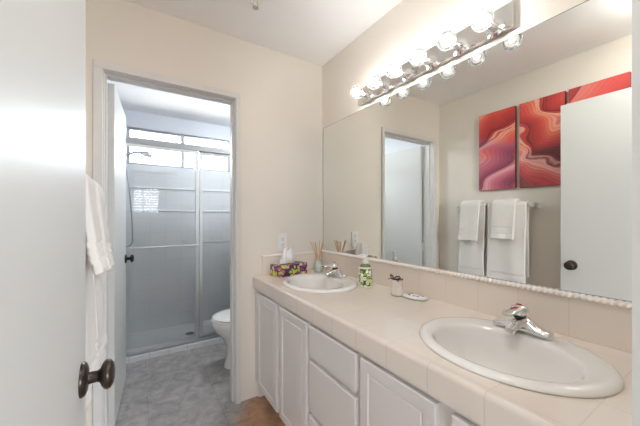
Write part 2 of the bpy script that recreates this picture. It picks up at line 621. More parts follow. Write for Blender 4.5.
def wall_with_hole(name, axis, pos, thick, u0, u1, z0, z1, holes, m):
    """slab on plane axis=pos..pos+thick, split around rectangular holes (u0,u1,z0,z1)"""
    bm = bmesh.new()
    us = sorted({u0, u1, *[h[0] for h in holes], *[h[1] for h in holes]})
    zs = sorted({z0, z1, *[h[2] for h in holes], *[h[3] for h in holes]})
    lo, hi = min(pos, pos + thick), max(pos, pos + thick)
    V = {}

    def vert(i, j, s):
        if (i, j, s) not in V:
            q = (us[i], (lo, hi)[s], zs[j]) if axis == 'y' else ((lo, hi)[s], us[i], zs[j])
            V[i, j, s] = bm.verts.new(q)
        return V[i, j, s]
    solid = set()
    for i in range(len(us) - 1):
        for j in range(len(zs) - 1):
            cu, cz = (us[i] + us[i + 1]) / 2, (zs[j] + zs[j + 1]) / 2
            if not any(h[0] < cu < h[1] and h[2] < cz < h[3] for h in holes):
                solid.add((i, j))
    for i, j in solid:
        for s in (0, 1):
            bm.faces.new([vert(i, j, s), vert(i + 1, j, s), vert(i + 1, j + 1, s), vert(i, j + 1, s)])
        for di, dj, a, b in ((-1, 0, (0, 0), (0, 1)), (1, 0, (1, 0), (1, 1)), (0, -1, (0, 0), (1, 0)), (0, 1, (0, 1), (1, 1))):
            if (i + di, j + dj) not in solid:
                bm.faces.new([vert(i + a[0], j + a[1], 0), vert(i + b[0], j + b[1], 0), vert(i + b[0], j + b[1], 1), vert(i + a[0], j + a[1], 1)])
    return link(name, bm, m, kind='structure')


def struct(name, bm, m, parent=None, **k):
    return link(name, bm, m, parent, kind=None if parent else 'structure', **k)


# ------------------------------------------------------------------ the setting
DO = (-0.156, 0.540)          # far doorway opening
DOH = 2.02
EO = (-0.10, 0.618)            # entry doorway opening
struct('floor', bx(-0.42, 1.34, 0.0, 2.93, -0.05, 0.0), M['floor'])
struct('floor_bedroom', bx(-1.6, 2.6, -3.35, 0.0, -0.05, 0.0), M['carpet'])
struct('ceiling', bx(XL - WT, W + WT, 0.0, D + WT, H, H + 0.08), M['ceiling'])
struct('ceiling_toilet_room', bx(TL - WT, W + WT, D + WT, TB + WT, TH, TH + 0.08), M['ceiling'])
struct('ceiling_bedroom', bx(-1.6, 2.6, -3.35, 0.0, H, H + 0.08), M['ceiling'])
wall_with_hole('wall_far', 'y', D, WT, XL, W, 0, H, [(DO[0] - 0.015, DO[1] + 0.015, -1, DOH + 0.015)], M['wall'])
wall_with_hole('wall_near', 'y', 0.0, YN, XL, W, 0, H, [(EO[0] - 0.015, EO[1], -1, 2.06)], M['wall'])
wall_with_hole('wall_right', 'x', W, WT, 0.0, D + WT, 0, H, [], M['wall'])
wall_with_hole('wall_left', 'x', XL, -WT, 0.0, D + WT, 0, H, [], M['wall'])
wall_with_hole('wall_toilet_room_left', 'x', TL, -WT, D + WT, TB + WT, 0, TH, [], M['wall_cool'])
wall_with_hole('wall_toilet_room_right', 'x', W, WT, D + WT, TB + WT, 0, TH, [], M['wall_cool'])
SW = (-0.10, 0.955, 1.80, 2.19)
wall_with_hole('wall_shower_back', 'y', TB, WT, TL, W, 0, TH, [SW], M['wall_cool'])
BW = (-0.14, 0.50, 1.37, 2.06)
BL = (-1.42, -0.95, 0.3, 2.25)
BR = (1.08, 2.42, 0.3, 2.25)
wall_with_hole('wall_bedroom_back', 'y', -3.2, -WT, -1.5, 2.5, 0, H, [BW, BL, BR], M['wood'])
wall_with_hole('wall_bedroom_left', 'x', -1.5, -WT, -3.31, 0.0, 0, H, [], M['wood'])
wall_with_hole('wall_bedroom_right', 'x', 2.5, WT, -3.31, 0.0, 0, H, [], M['wood'])
wall_with_hole('wall_bedroom_front', 'y', 0.0, WT, W + WT, 2.5, 0, H, [], M['wood'])
wall_with_hole('wall_bedroom_front_side', 'y', 0.0, WT, -1.5, XL - WT, 0, H, [], M['wood'])

# shower tile lining: back wall up to the window sill, side walls to the same height
bm = bmesh.new()
box(bm, TL, W, TB - 0.012, TB, 0.0, 1.79)
struct('wall_tile_back', bm, M['shower_tile'])
struct('wall_tile_left', bx(TL, TL + 0.012, 3.0, TB - 0.012, 0.0, 2.0), M['shower_tile_y'])
struct('wall_tile_right', bx(W - 0.012, W, 3.0, TB - 0.012, 0.0, 2.0), M['shower_tile_y'])
for i, z in enumerate((1.558, 1.312)):
    struct('trim_%d' % (3 + i), bx(TL + 0.012, W - 0.012, TB - 0.022, TB - 0.012, z - 0.009, z + 0.009, bev=0.004), M['shower_trim'])

# doorway lining and casing to the toilet room
bm = bmesh.new()
j = 0.015
box(bm, DO[0] - j, DO[0], D - 0.003, D + WT + 0.003, 0, DOH)
box(bm, DO[1], DO[1] + j, D - 0.003, D + WT + 0.003, 0, DOH)
box(bm, DO[0] - j, DO[1] + j, D - 0.003, D + WT + 0.003, DOH, DOH + j)
# stop strips
box(bm, DO[1] - 0.010, DO[1], D + 0.03, D + 0.065, 0, DOH)
box(bm, DO[0], DO[1] - 0.010, D + 0.03, D + 0.065, DOH - 0.010, DOH)
box(bm, DO[0], DO[0] + 0.010, D + 0.03, D + 0.065, 0, DOH - 0.01)
tr1 = struct('trim_1', bm, M['trim'])
bm = bmesh.new()
cw = 0.050
box(bm, DO[0] - 0.047, DO[0] - 0.004, D - 0.018, D, 0, DOH + 0.005, bev=0.004)
box(bm, DO[1] + 0.004, DO[1] + 0.036, D - 0.018, D, 0, DOH + 0.005, bev=0.004)
box(bm, DO[0] - 0.047, DO[1] + 0.036, D - 0.018, D, DOH + 0.003, DOH + 0.043, bev=0.004)
link('casing', bm, M['trim'], tr1)
bm = bmesh.new()
box(bm, DO[0] - cw, DO[0] - 0.004, D + WT, D + WT + 0.015, 0, DOH + 0.005, bev=0.003)
box(bm, DO[1] + 0.004, DO[1] + cw, D + WT, D + WT + 0.015, 0, DOH + 0.005, bev=0.003)
box(bm, DO[0] - cw, DO[1] + cw, D + WT, D + WT + 0.015, DOH + 0.003, DOH + 0.05, bev=0.003)
link('casing', bm, M['trim'], tr1)
link('strike_plate', bx(DO[1] - 0.0025, DO[1], D + 0.068, D + 0.098, 0.90, 0.965), M['bronze'], tr1, label='dark metal strike plate')
# entry doorway lining
bm = bmesh.new()
box(bm, EO[0] - 0.015, EO[0], -0.004, YN, 0, 2.045)
box(bm, EO[1] - 0.018, EO[1] + 0.0, -0.004, YN, 0, 2.045)
box(bm, EO[0] - 0.015, EO[1], -0.004, YN, 2.045, 2.06)
struct('trim_2', bm, M['trim'])

# windows
def window(name, axis, pos, u0, u1, z0, z1, bars_u, bars_z, fw=0.03, dep=0.03, bw=0.02):
    bm = bmesh.new()

    def b(ua, ub, za, zb, d=dep):
        if axis == 'y':
            box(bm, ua, ub, pos - d / 2, pos + d / 2, za, zb)
        else:
            box(bm, pos - d / 2, pos + d / 2, ua, ub, za, zb)
    b(u0, u0 + fw, z0, z1)
    b(u1 - fw, u1, z0, z1)
    b(u0 + fw, u1 - fw, z0, z0 + fw)
    b(u0 + fw, u1 - fw, z1 - fw, z1)
    for u in bars_u:
        b(u - bw / 2, u + bw / 2, z0 + fw, z1 - fw, dep * 0.9)
    for z in bars_z:
        b(u0 + fw, u1 - fw, z - 0.008, z + 0.008, dep * 0.7)
    f = struct(name, bm, M['alu'] if axis == 'y' and pos > 0 else M['trim'])
    bm = bmesh.new()
    b(u0 + fw * 0.6, u1 - fw * 0.6, z0 + fw * 0.6, z1 - fw * 0.6, 0.004)
    link('pane', bm, M['pane'], f, label='clear window glass')
    return f


window('window_1', 'y', TB + 0.045, SW[0], SW[1], SW[2], SW[3], [0.429], [], 0.024, bw=0.04)
window('window_2', 'y', -3.26, BW[0], BW[1], BW[2], BW[3], [0.10], [1.5, 1.6, 1.7, 1.8, 1.9], 0.035, bw=0.05)
bm = bmesh.new()
for k in range(9):
    z = BW[2] + 0.075 + k * 0.068
    r = box(bm, BW[0] + 0.036, BW[1] - 0.036, -3.215, -3.209, z - 0.030, z + 0.030)
    rot = Matrix.Rotation(math.radians(38), 4, 'X')
    for v in r:
        q = rot @ (v.co - Vector((0, -3.212, z)))
        v.co = q + Vector((0, -3.212, z))
link('shutter_louvers', bm, M['trim'], bpy.data.objects['window_2'], label='white shutter louvers')
window('fill_window_3', 'y', -3.26, BL[0], BL[1], BL[2], BL[3], [], [1.4], 0.04)  # added window, out of view, lets more daylight reach the rooms
window('fill_window_4', 'y', -3.26, BR[0], BR[1], BR[2], BR[3], [1.7], [], 0.04)  # second added window, also unseen, for fill daylight


# ------------------------------------------------------------------ doors
def knob_bm(sign=1):
    """door knob along +x from the face: rosette, neck, flattened ball"""
    ro, kn = bmesh.new(), bmesh.new()
    lathe(ro, [(0.001, 0), (0.034, 0), (0.034, 0.003), (0.031, 0.008), (0.024, 0.0105), (0.014, 0.012), (0.001, 0.012)], 28, axis='x')
    lathe(kn, [(0.0125, 0.010), (0.0115, 0.018), (0.011, 0.026), (0.014, 0.031), (0.022, 0.034), (0.0285, 0.039), (0.030, 0.044),
               (0.028, 0.049), (0.021, 0.0535), (0.010, 0.056), (0.001, 0.0565)], 28, axis='x')
    if sign < 0:
        for b in (ro, kn):
            for v in b.verts:
                v.co.x *= -1
    return ro, kn


def knob(parent, x, y, z, m, sign=1, label=None):
    ro, kn = knob_bm(sign)
    k = link('door_knob', kn, m, parent, True, label=label, angle=50)
    k.location = (x, y, z)
    r = link('rosette', ro, m, k, True, angle=50)
    return k


def hinge(parent, x, y, z, lx=0.0):
    bm = bmesh.new()
    lathe(bm, [(0.006, -0.045), (0.006, -0.015), (0.005, -0.0145), (0.005, -0.0135), (0.006, -0.013), (0.006, 0.013), (0.005, 0.0135),
               (0.005, 0.0145), (0.006, 0.015), (0.006, 0.045)], 12, (x, y, z))
    box(bm, x - 0.001, x + 0.03 + lx, y - 0.003, y - 0.0005, z - 0.044, z + 0.044)
    return link('hinge', bm, M['hinge'], parent, True, label='small steel butt hinge')


# entry door, folded back into the room
DX = -0.0985
d1 = bpy.data.objects.new('door_1', None)
C.objects.link(d1)
d1['kind'] = 'structure'
link('door_slab', bx(DX - 0.035, DX, 0.128, 0.813, 0.012, 2.034, bev=0.0025), M['door'], d1)
knob(d1, DX, 0.752, 0.905, M['bronze'], 1, label='oil rubbed bronze knob')
knob(d1, DX - 0.035, 0.752, 0.905, M['bronze'], -1, label='oil rubbed bronze knob')
link('latch_plate', bx(DX - 0.030, DX - 0.006, 0.813, 0.8145, 0.877, 0.933), M['bronze'], d1, label='bronze latch plate')
for z in (0.25, 1.05, 1.82):
    hinge(d1, DX + 0.006, 0.118, z, -0.03)

# toilet room door, open, hinged on the left jamb
d2 = bpy.data.objects.new('door_2', None)
C.objects.link(d2)
d2['kind'] = 'structure'
d2.location = (-0.150, D + WT + 0.010, 0)
d2.rotation_euler = (0, 0, -math.radians(3.3))
link('door_slab', bx(0.0, 0.033, 0.0, 0.625, 0.012, 2.006, bev=0.002), M['door'], d2)
knob(d2, 0.033, 0.565, 0.928, M['black'], 1, label='black knob')
knob(d2, 0.0, 0.565, 0.928, M['black'], -1, label='black knob')
for z in (0.30, 0.92, 1.78):
    bm = bmesh.new()
    lathe(bm, [(0.006, -0.045), (0.006, -0.015), (0.005, -0.0145), (0.005, -0.0135), (0.006, -0.013), (0.006, 0.013), (0.005, 0.0135),
               (0.005, 0.0145), (0.006, 0.015), (0.006, 0.045)], 12, (-0.003, -0.006, z))
    box(bm, 0.0, 0.026, -0.0025, -0.0002, z - 0.044, z + 0.044)
    link('hinge', bm, M['hinge'], d2, True, label='steel butt hinge')

# shower curb
curb = struct('trim_5', bx(TL, W, 2.93, 3.02, -0.02, 0.045, bev=0.006), M['curb'])
bm = bmesh.new()
box(bm, TL + 0.012, W - 0.012, 3.02, TB - 0.012, 0.0, 0.022)
pan = link('shower_pan', bm, M['pan'])
tag(pan, 'white shower pan floor behind the sliding glass doors', 'shower pan')
t = thing('shower_drain', 'small dark metal drain set in the white shower pan', 'drain', (0.455, 3.27, 0.022))
bm = bmesh.new()
lathe(bm, [(0.001, 0), (0.045, 0), (0.045, 0.002), (0.040, 0.004), (0.001, 0.004)], 28)
link('drain_ring', bm, M['alu'], t, True)
bm = bmesh.new()
for k in range(-3, 4):
    w_ = math.sqrt(0.036 ** 2 - (k * 0.01) ** 2)
    box(bm, k * 0.01 - 0.003, k * 0.01 + 0.003, -w_, w_, 0.004, 0.005)
link('drain_grate', bm, M['slot'], t, label='dark slotted grate')

# ------------------------------------------------------------------ shower enclosure
EY = 2.985
t = thing('shower_enclosure', 'sliding glass shower enclosure with polished aluminium frame on white tiled curb', 'shower door', (0, EY, 0.045))
bm = bmesh.new()
box(bm, TL + 0.002, W - 0.002, -0.028, 0.028, 1.832, 1.890, bev=0.006)
link('top_rail', bm, M['alu'], t)
bm = bmesh.new()
for y0, y1, h in ((-0.030, 0.030, 0.008), (-0.030, -0.024, 0.026), (-0.003, 0.003, 0.020), (0.024, 0.030, 0.026)):
    box(bm, TL + 0.013, W - 0.013, y0, y1, 0.0, h)
link('bottom_track', bm, M['track'], t)
for x0 in (TL + 0.0125, W - 0.0325):
    link('wall_jamb', bx(x0, x0 + 0.02, -0.026, 0.026, 0.028, 1.832, bev=0.003), M['alu'], t)


def panel(x0, x1, y, bar, inside):
    fr = bmesh.new()
    w_ = 0.032
    box(fr, x0, x0 + w_, y - 0.010, y + 0.010, 0.028, 1.832, bev=0.003)
    box(fr, x1 - w_, x1, y - 0.010, y + 0.010, 0.028, 1.832, bev=0.003)
    box(fr, x0 + w_, x1 - w_, y - 0.009, y + 0.009, 0.028, 0.056)
    box(fr, x0 + w_, x1 - w_, y - 0.009, y + 0.009, 1.806, 1.832)
    p = link('sliding_panel', fr, M['track'], t)
    link('glass', bx(x0 + w_ - 0.004, x1 - w_ + 0.004, y - 0.0025, y + 0.0025, 0.050, 1.812), M['glass'], p, label='clear glass pane')
    s = -1 if not inside else 1
    bm = bmesh.new()
    yb = y + s * 0.045
    tube(bm, [(x0 + 0.012, yb, bar), (x1 - 0.012, yb, bar)], 0.008, 12)
    for xx in (x0 + 0.012, x1 - 0.012):
        tube(bm, [(xx, y + s * 0.008, bar), (xx, yb, bar)], 0.007, 10)
        lathe(bm, [(0.001, -0.003), (0.014, -0.003), (0.014, 0.003), (0.001, 0.003)], 14, (xx, y + s * 0.011, bar), 'y')
    link('towel_bar', bm, M['track'], p, True)


panel(TL + 0.034, 0.492, -0.014, 0.930, False)
panel(0.500, W - 0.034, 0.014, 0.945, True)

# shower head on the left shower wall
t = thing('hand_shower', 'chrome shower head on a curved arm with hanging hose, left shower wall', 'shower head', (TL + 0.012, 3.3, 1.80))
bm = bmesh.new()
lathe(bm, [(0.001, 0), (0.03, 0), (0.028, 0.006), (0.012, 0.012), (0.001, 0.012)], 24, axis='x')
link('flange', bm, M['chrome'], t, True)
bm = bmesh.new()
tube(bm, [(0.005, 0, 0), (0.04, 0, 0.008), (0.08, 0, 0.030), (0.12, 0, 0.052), (0.16, 0, 0.066), (0.20, 0, 0.072)], 0.0125, 14)
link('arm', bm, M['alu'], t, True)
bm = bmesh.new()
prof = [(0.001, -0.014), (0.050, -0.014), (0.053, -0.008), (0.052, 0.004), (0.042, 0.015), (0.022, 0.024), (0.013, 0.036), (0.001, 0.038)]
lathe(bm, prof, 28)
rot = Matrix.Rotation(math.radians(14), 4, 'Y')
for v in bm.verts:
    v.co = rot @ v.co + Vector((0.255, 0, 0.055))
tube(bm, [(0.19, 0, 0.071), (0.225, 0, 0.076), (0.250, 0, 0.072)], 0.013, 12)
link('spray_head', bm, M['alu'], t, True)
bm = bmesh.new()
pts = []
for k in range(41):
    s = k / 40
    if s < 0.5:
        q = s / 0.5
        pts.append((0.075 + 0.065 * math.sin(q * PI / 2), -0.02, 0.02 - 0.80 * q))
    else:
        q = (s - 0.5) / 0.5
        a = q * PI
        pts.append((0.09 + 0.05 * math.cos(a), -0.02 + 0.0, -0.78 - 0.06 * math.sin(a) + (0.40 * (q - 0.85) / 0.15 if q > 0.85 else 0)))
tube(bm, pts, 0.0065, 10)
link('hose', bm, M['alu'], t, True)

# added fill lamps in flush dome form, out of view, one per room
def fill_lamp(loc, label, strength, col):
    t = thing('fill_lamp', label, 'ceiling lamp', loc)
    bm = bmesh.new()
    lathe(bm, [(0.001, 0), (0.13, 0), (0.13, -0.018), (0.122, -0.022), (0.001, -0.022)], 32)
    link('base', bm, M['trim'], t, True)
    bm = bmesh.new()
    lathe(bm, [(0.118, -0.0225), (0.115, -0.040), (0.095, -0.062), (0.06, -0.077), (0.001, -0.083)], 32, cap=False)
    link('diffuser', bm, emit_mat('fill_diffuser', col, strength), t, True, label='glowing white dome of the added fill lamp')


fill_lamp((0.99, 2.78, TH - 0.0003), 'added round white fill lamp, unseen, in the toilet room', TOILET_FILL, (0.92, 0.96, 1.0))
fill_lamp((0.20, 0.28, H - 0.0003), 'added round white fill lamp, unseen, inside the entry door', ROOM_FILL, (0.985, 1.0, 0.985))

# ------------------------------------------------------------------ toilet (faces the left wall, tank on the right wall)
TY = 2.43
t = thing('toilet', 'white porcelain toilet with closed lid beside the shower curb', 'toilet', (0.012, TY, 0.0))


def egg(cx, front, back, hw, z, n=44, k=2.3):
    """outline from the front tip at x=cx-front to x=cx+back"""
    pts = []
    for i in range(n):
        a = 2 * PI * i / n
        c, s = math.cos(a), math.sin(a)
        x = (back if c > 0 else front) * math.copysign(abs(c) ** (2 / (k if c > 0 else 2.0)), c)
        y = hw * math.copysign(abs(s) ** (2 / 2.15), s)
        pts.append((cx + x, y, z))
    return pts


def loft(bm, secs, cap0=True, cap1=True):
    bridge(bm, [[bm.verts.new(p) for p in s] for s in secs], cap0, cap1)


bm = bmesh.new()
loft(bm, [egg(0.80, 0.215, 0.25, 0.115, 0.0), egg(0.80, 0.21, 0.25, 0.11, 0.03), egg(0.80, 0.19, 0.25, 0.10, 0.10),
          egg(0.79, 0.185, 0.26, 0.108, 0.18), egg(0.77, 0.20, 0.27, 0.14, 0.25), egg(0.75, 0.235, 0.28, 0.172, 0.31),
          egg(0.745, 0.250, 0.28, 0.184, 0.36), egg(0.745, 0.252, 0.28, 0.186, 0.385), egg(0.745, 0.245, 0.27, 0.180, 0.39),
          egg(0.745, 0.19, 0.20, 0.13, 0.39), egg(0.75, 0.16, 0.17, 0.11, 0.33), egg(0.76, 0.09, 0.10, 0.06, 0.24)])
link('bowl', bm, M['porcelain'], t, True, angle=60)
bm = bmesh.new()
loft(bm, [egg(0.745, 0.19, 0.19, 0.13, 0.391), egg(0.745, 0.252, 0.20, 0.186, 0.391), egg(0.745, 0.256, 0.20, 0.19, 0.399),
          egg(0.745, 0.250, 0.20, 0.185, 0.405), egg(0.745, 0.19, 0.19, 0.13, 0.405)], False, False)
link('seat', bm, M['porcelain'], t, True, angle=60)
bm = bmesh.new()
loft(bm, [egg(0.745, 0.232, 0.20, 0.170, 0.4065), egg(0.745, 0.236, 0.20, 0.174, 0.4125), egg(0.745, 0.247, 0.206, 0.186, 0.4145), egg(0.745, 0.250, 0.207, 0.188, 0.418), egg(0.745, 0.242, 0.20, 0.18, 0.424),
          egg(0.745, 0.20, 0.17, 0.15, 0.428), egg(0.745, 0.10, 0.09, 0.08, 0.430)])
link('lid', bm, M['porcelain'], t, True, angle=60)
for s in (-1, 1):
    link('hinge', bx(0.935, 0.965, s * 0.07 - 0.018, s * 0.07 + 0.018, 0.391, 0.432, bev=0.006), M['porcelain'], t)
link('tank', bx(1.02, 1.215, -0.215, 0.215, 0.37, 0.73, bev=0.025, seg=4), M['porcelain'], t, True)
link('tank_lid', bx(1.005, 1.222, -0.228, 0.228, 0.731, 0.765, bev=0.01, seg=3), M['porcelain'], t, True)
bm = bmesh.new()
tube(bm, [(1.018, -0.15, 0.67), (1.0, -0.15, 0.67)], 0.012, 14)
tube(bm, [(1.0, -0.155, 0.67), (0.998, -0.11, 0.668), (0.998, -0.07, 0.662)], 0.007, 10)
link('flush_lever', bm, M['chrome'], t, True, label='chrome lever')

# ------------------------------------------------------------------ vanity
FX = 0.680    # face frame
VN, VF = YN + 0.003, D - 0.003
van = thing('vanity_cabinet', 'long white vanity cabinet with panelled doors and drawers under the tiled worktop', 'cabinet', (0, 0, 0))
bm = bmesh.new()
box(bm, FX, FX + 0.02, VN, VF, 0.115, 0.757)
box(bm, FX + 0.02, W - 0.002, VF - 0.016, VF, 0.0, 0.757)
box(bm, FX + 0.02, W - 0.002, VN, VN + 0.016, 0.0, 0.757)
box(bm, FX + 0.02, W - 0.002, VN + 0.016, VF - 0.016, 0.115, 0.131)
link('carcass', bm, M['cabinet'], van)
link('toe_kick', bx(0.755, 0.775, VN + 0.016, VF - 0.016, 0.0, 0.115), M['cabinet'], van)


def cab_door(y0, y1, z0, z1, name='door', framed=True):
    bm = bmesh.new()
    x1, x0 = FX - 0.0005, FX - 0.020
    vs_ = box(bm, x0, x1, y0, y1, z0, z1)
    f = min(bm.faces, key=lambda q: q.calc_center_median().x)
    front_edges = list(f.edges)
    if framed:
        fr = 0.052
        bmesh.ops.inset_individual(bm, faces=[f], thickness=fr, depth=0)
        bmesh.ops.inset_individual(bm, faces=[f], thickness=0.006, depth=-0.006)
        bmesh.ops.inset_individual(bm, faces=[f], thickness=0.010, depth=0.0)
        bmesh.ops.inset_individual(bm, faces=[f], thickness=0.005, depth=0.0035)
    outer = [e for e in bm.edges if all(abs(v.co.x - x0) < 1e-5 for v in e.verts) and
             (all(abs(v.co.y - y0) < 1e-5 for v in e.verts) or all(abs(v.co.y - y1) < 1e-5 for v in e.verts) or
              all(abs(v.co.z - z0) < 1e-5 for v in e.verts) or all(abs(v.co.z - z1) < 1e-5 for v in e.verts))]
    bmesh.ops.bevel(bm, geom=outer, offset=0.006, segments=3, affect='EDGES', profile=0.6)
    return link(name, bm, M['cabinet'], van)


DT, DB = 0.742, 0.130
for a, b in ((1.505, 1.822), (1.165, 1.470), (0.475, 0.780), (0.124, 0.431)):
    cab_door(a, b, DB, DT)
for a, b in ((0.605, DT), (0.352, 0.580), (DB, 0.330)):
    cab_door(0.806, 1.142, a, b, 'drawer', False)

# worktop with two oval cut-outs
SINKS = [(0.93, 1.48), (0.935, 0.44)]
SA, SB = 0.215, 0.255
CX0 = 0.661
top = thing('tiled_worktop', 'long cream tiled worktop with a rounded tile edge and two sinks', 'worktop', (0, 0, 0))
bm = bmesh.new()


def ring_to_rect(bm, cx, cy_, a, b, x0, x1, y0, y1, z, n=64):
    inner, outer = [], []
    corner = [math.atan2(yy - cy_, xx - cx) % (2 * PI) for xx in (x0, x1) for yy in (y0, y1)]
    angs = sorted(set([round(2 * PI * k / n, 6) for k in range(n)] + [round(c, 6) for c in corner]))
    for t_ in angs:
        c, s = math.cos(t_), math.sin(t_)
        rr = 1 / math.sqrt((c / a) ** 2 + (s / b) ** 2)
        inner.append(bm.verts.new((cx + rr * c, cy_ + rr * s, z)))
        k = min([((x1 - cx) / c if c > 1e-9 else (x0 - cx) / c if c < -1e-9 else 1e9),
                 ((y1 - cy_) / s if s > 1e-9 else (y0 - cy_) / s if s < -1e-9 else 1e9)])
        outer.append(bm.verts.new((cx + k * c, cy_ + k * s, z)))
    m_ = len(angs)
    for k in range(m_):
        bm.faces.new((inner[k], inner[(k + 1) % m_], outer[(k + 1) % m_], outer[k]))


TX0 = 0.670
ys = [VN, 0.74, 1.18, VF]
for (cx, c2), (ya, yb) in zip(SINKS[::-1], ((ys[0], ys[1]), (ys[2], ys[3]))):
    ring_to_rect(bm, cx, c2, SA - 0.02, SB - 0.02, TX0, W - 0.001, ya, yb, CZ)
bm.faces.new([bm.verts.new(q) for q in ((TX0, ys[1], CZ), (W - 0.001, ys[1], CZ), (W - 0.001, ys[2], CZ), (TX0, ys[2], CZ))])
bmesh.ops.remove_doubles(bm, verts=bm.verts[:], dist=1e-5)
r = bmesh.ops.solidify(bm, geom=bm.faces[:], thickness=0.02)
zmax = max(v.co.z for v in bm.verts)
for v in bm.verts:
    v.co.z += CZ - zmax
link('tile_top', bm, M['counter'], top)
bm = bmesh.new()
prof = [(TX0, CZ - 0.0003)]
R_ = 0.014
for k in range(7):
    a = PI / 2 + k / 6 * PI / 2
    prof.append((CX0 + R_ + R_ * math.cos(a), CZ + 0.0015 - R_ + R_ * math.sin(a)))
prof += [(CX0, 0.760), (CX0 + 0.012, 0.757), (TX0, 0.757)]
ra = [bm.verts.new((x, VN, z)) for x, z in prof]
rb = [bm.verts.new((x, VF, z)) for x, z in prof]
bridge(bm, [ra, rb], True)
link('edge_tiles', bm, M['counter_edge'], top, True, angle=50)

# backsplash along the mirror wall: tiles under a twisted rope liner
bs = thing('backsplash', 'cream tile backsplash with twisted rope border under the mirror', 'backsplash', (0, 0, 0))
link('tile_strip', bx(W - 0.010, W - 0.0005, VN, VF, CZ + 0.0005, 0.968, bev=0.001), M['splash'], bs)
bm = bmesh.new()
n = 14
rings = []
steps = int((VF - VN) / 0.0018)
for i in range(steps + 1):
    y = VN + (VF - VN) * i / steps
    ring = []
    for k in range(n):
        a = 2 * PI * k / n
        rr = 0.0125 * (1 + 0.15 * math.cos(2 * a - 2 * PI * y / 0.017))
        ring.append(bm.verts.new((W - 0.012 + rr * math.cos(a), y, 0.977 + rr * 0.8 * math.sin(a))))
    rings.append(ring)
bridge(bm, rings, True)
link('rope_border', bm, M['liner'], bs, True, angle=80)
# side splash on the far wall
ss = thing('side_splash', 'short cream tile side splash with ledge on far wall behind the tissue box', 'backsplash', (0, 0, 0))
link('tile_strip', bx(0.728, W - 0.026, D - 0.011, D - 0.0005, CZ + 0.0005, 0.958, bev=0.002), M['splash_x'], ss)
link('ledge', bx(0.724, W - 0.026, D - 0.020, D - 0.0005, 0.9585, 0.976, bev=0.007, seg=4), M['liner'], ss, True)


# sinks
def sink(cx, cy_, label):
    t = thing('sink', label, 'sink', (cx, cy_, CZ), 0, 'oval sinks in the worktop')
    o = -0.030
    bm = bmesh.new()
    ellipse_rings(bm, [(0, 0, SA - 0.03, SB - 0.03, -0.02), (0, 0, SA - 0.022, SB - 0.022, 0.0008), (0, 0, SA - 0.002, SB - 0.002, 0.0012),
                       (0, 0, SA, SB, 0.004), (0, 0, SA - 0.002, SB - 0.002, 0.010), (0, 0, SA - 0.010, SB - 0.010, 0.0155),
                       (-0.003, 0, SA - 0.022, SB - 0.022, 0.017), (-0.006, 0, SA - 0.030, SB - 0.030, 0.0160),
                       (o, 0, 0.156, 0.203, 0.0145), (o, 0, 0.150, 0.197, 0.011), (o, 0, 0.145, 0.191, 0.0),
                       (o, 0, 0.140, 0.185, -0.025), (o, 0, 0.131, 0.172, -0.06), (o + 0.004, 0, 0.115, 0.15, -0.095),
                       (o + 0.008, 0, 0.09, 0.115, -0.122), (o + 0.012, 0, 0.055, 0.07, -0.138), (o + 0.015, 0, 0.026, 0.026, -0.143),
                       (o + 0.015, 0, 0.024, 0.024, -0.16)], 72, False, True)
    link('basin', bm, M['sink'], t, True, angle=60)
    bm = bmesh.new()
    lathe(bm, [(0.001, -0.1405), (0.012, -0.141), (0.014, -0.1425), (0.022, -0.141), (0.025, -0.142), (0.025, -0.1425), (0.001, -0.1428)],
          28, (o + 0.015, 0, 0), cap=False)
    link('drain', bm, M['chrome'], t, True, label='chrome drain')
    return t


sink(*SINKS[0], 'white oval sink beside the tissue box at far end of worktop')
sink(*SINKS[1], 'white oval sink at the near end of the worktop, largest in view')


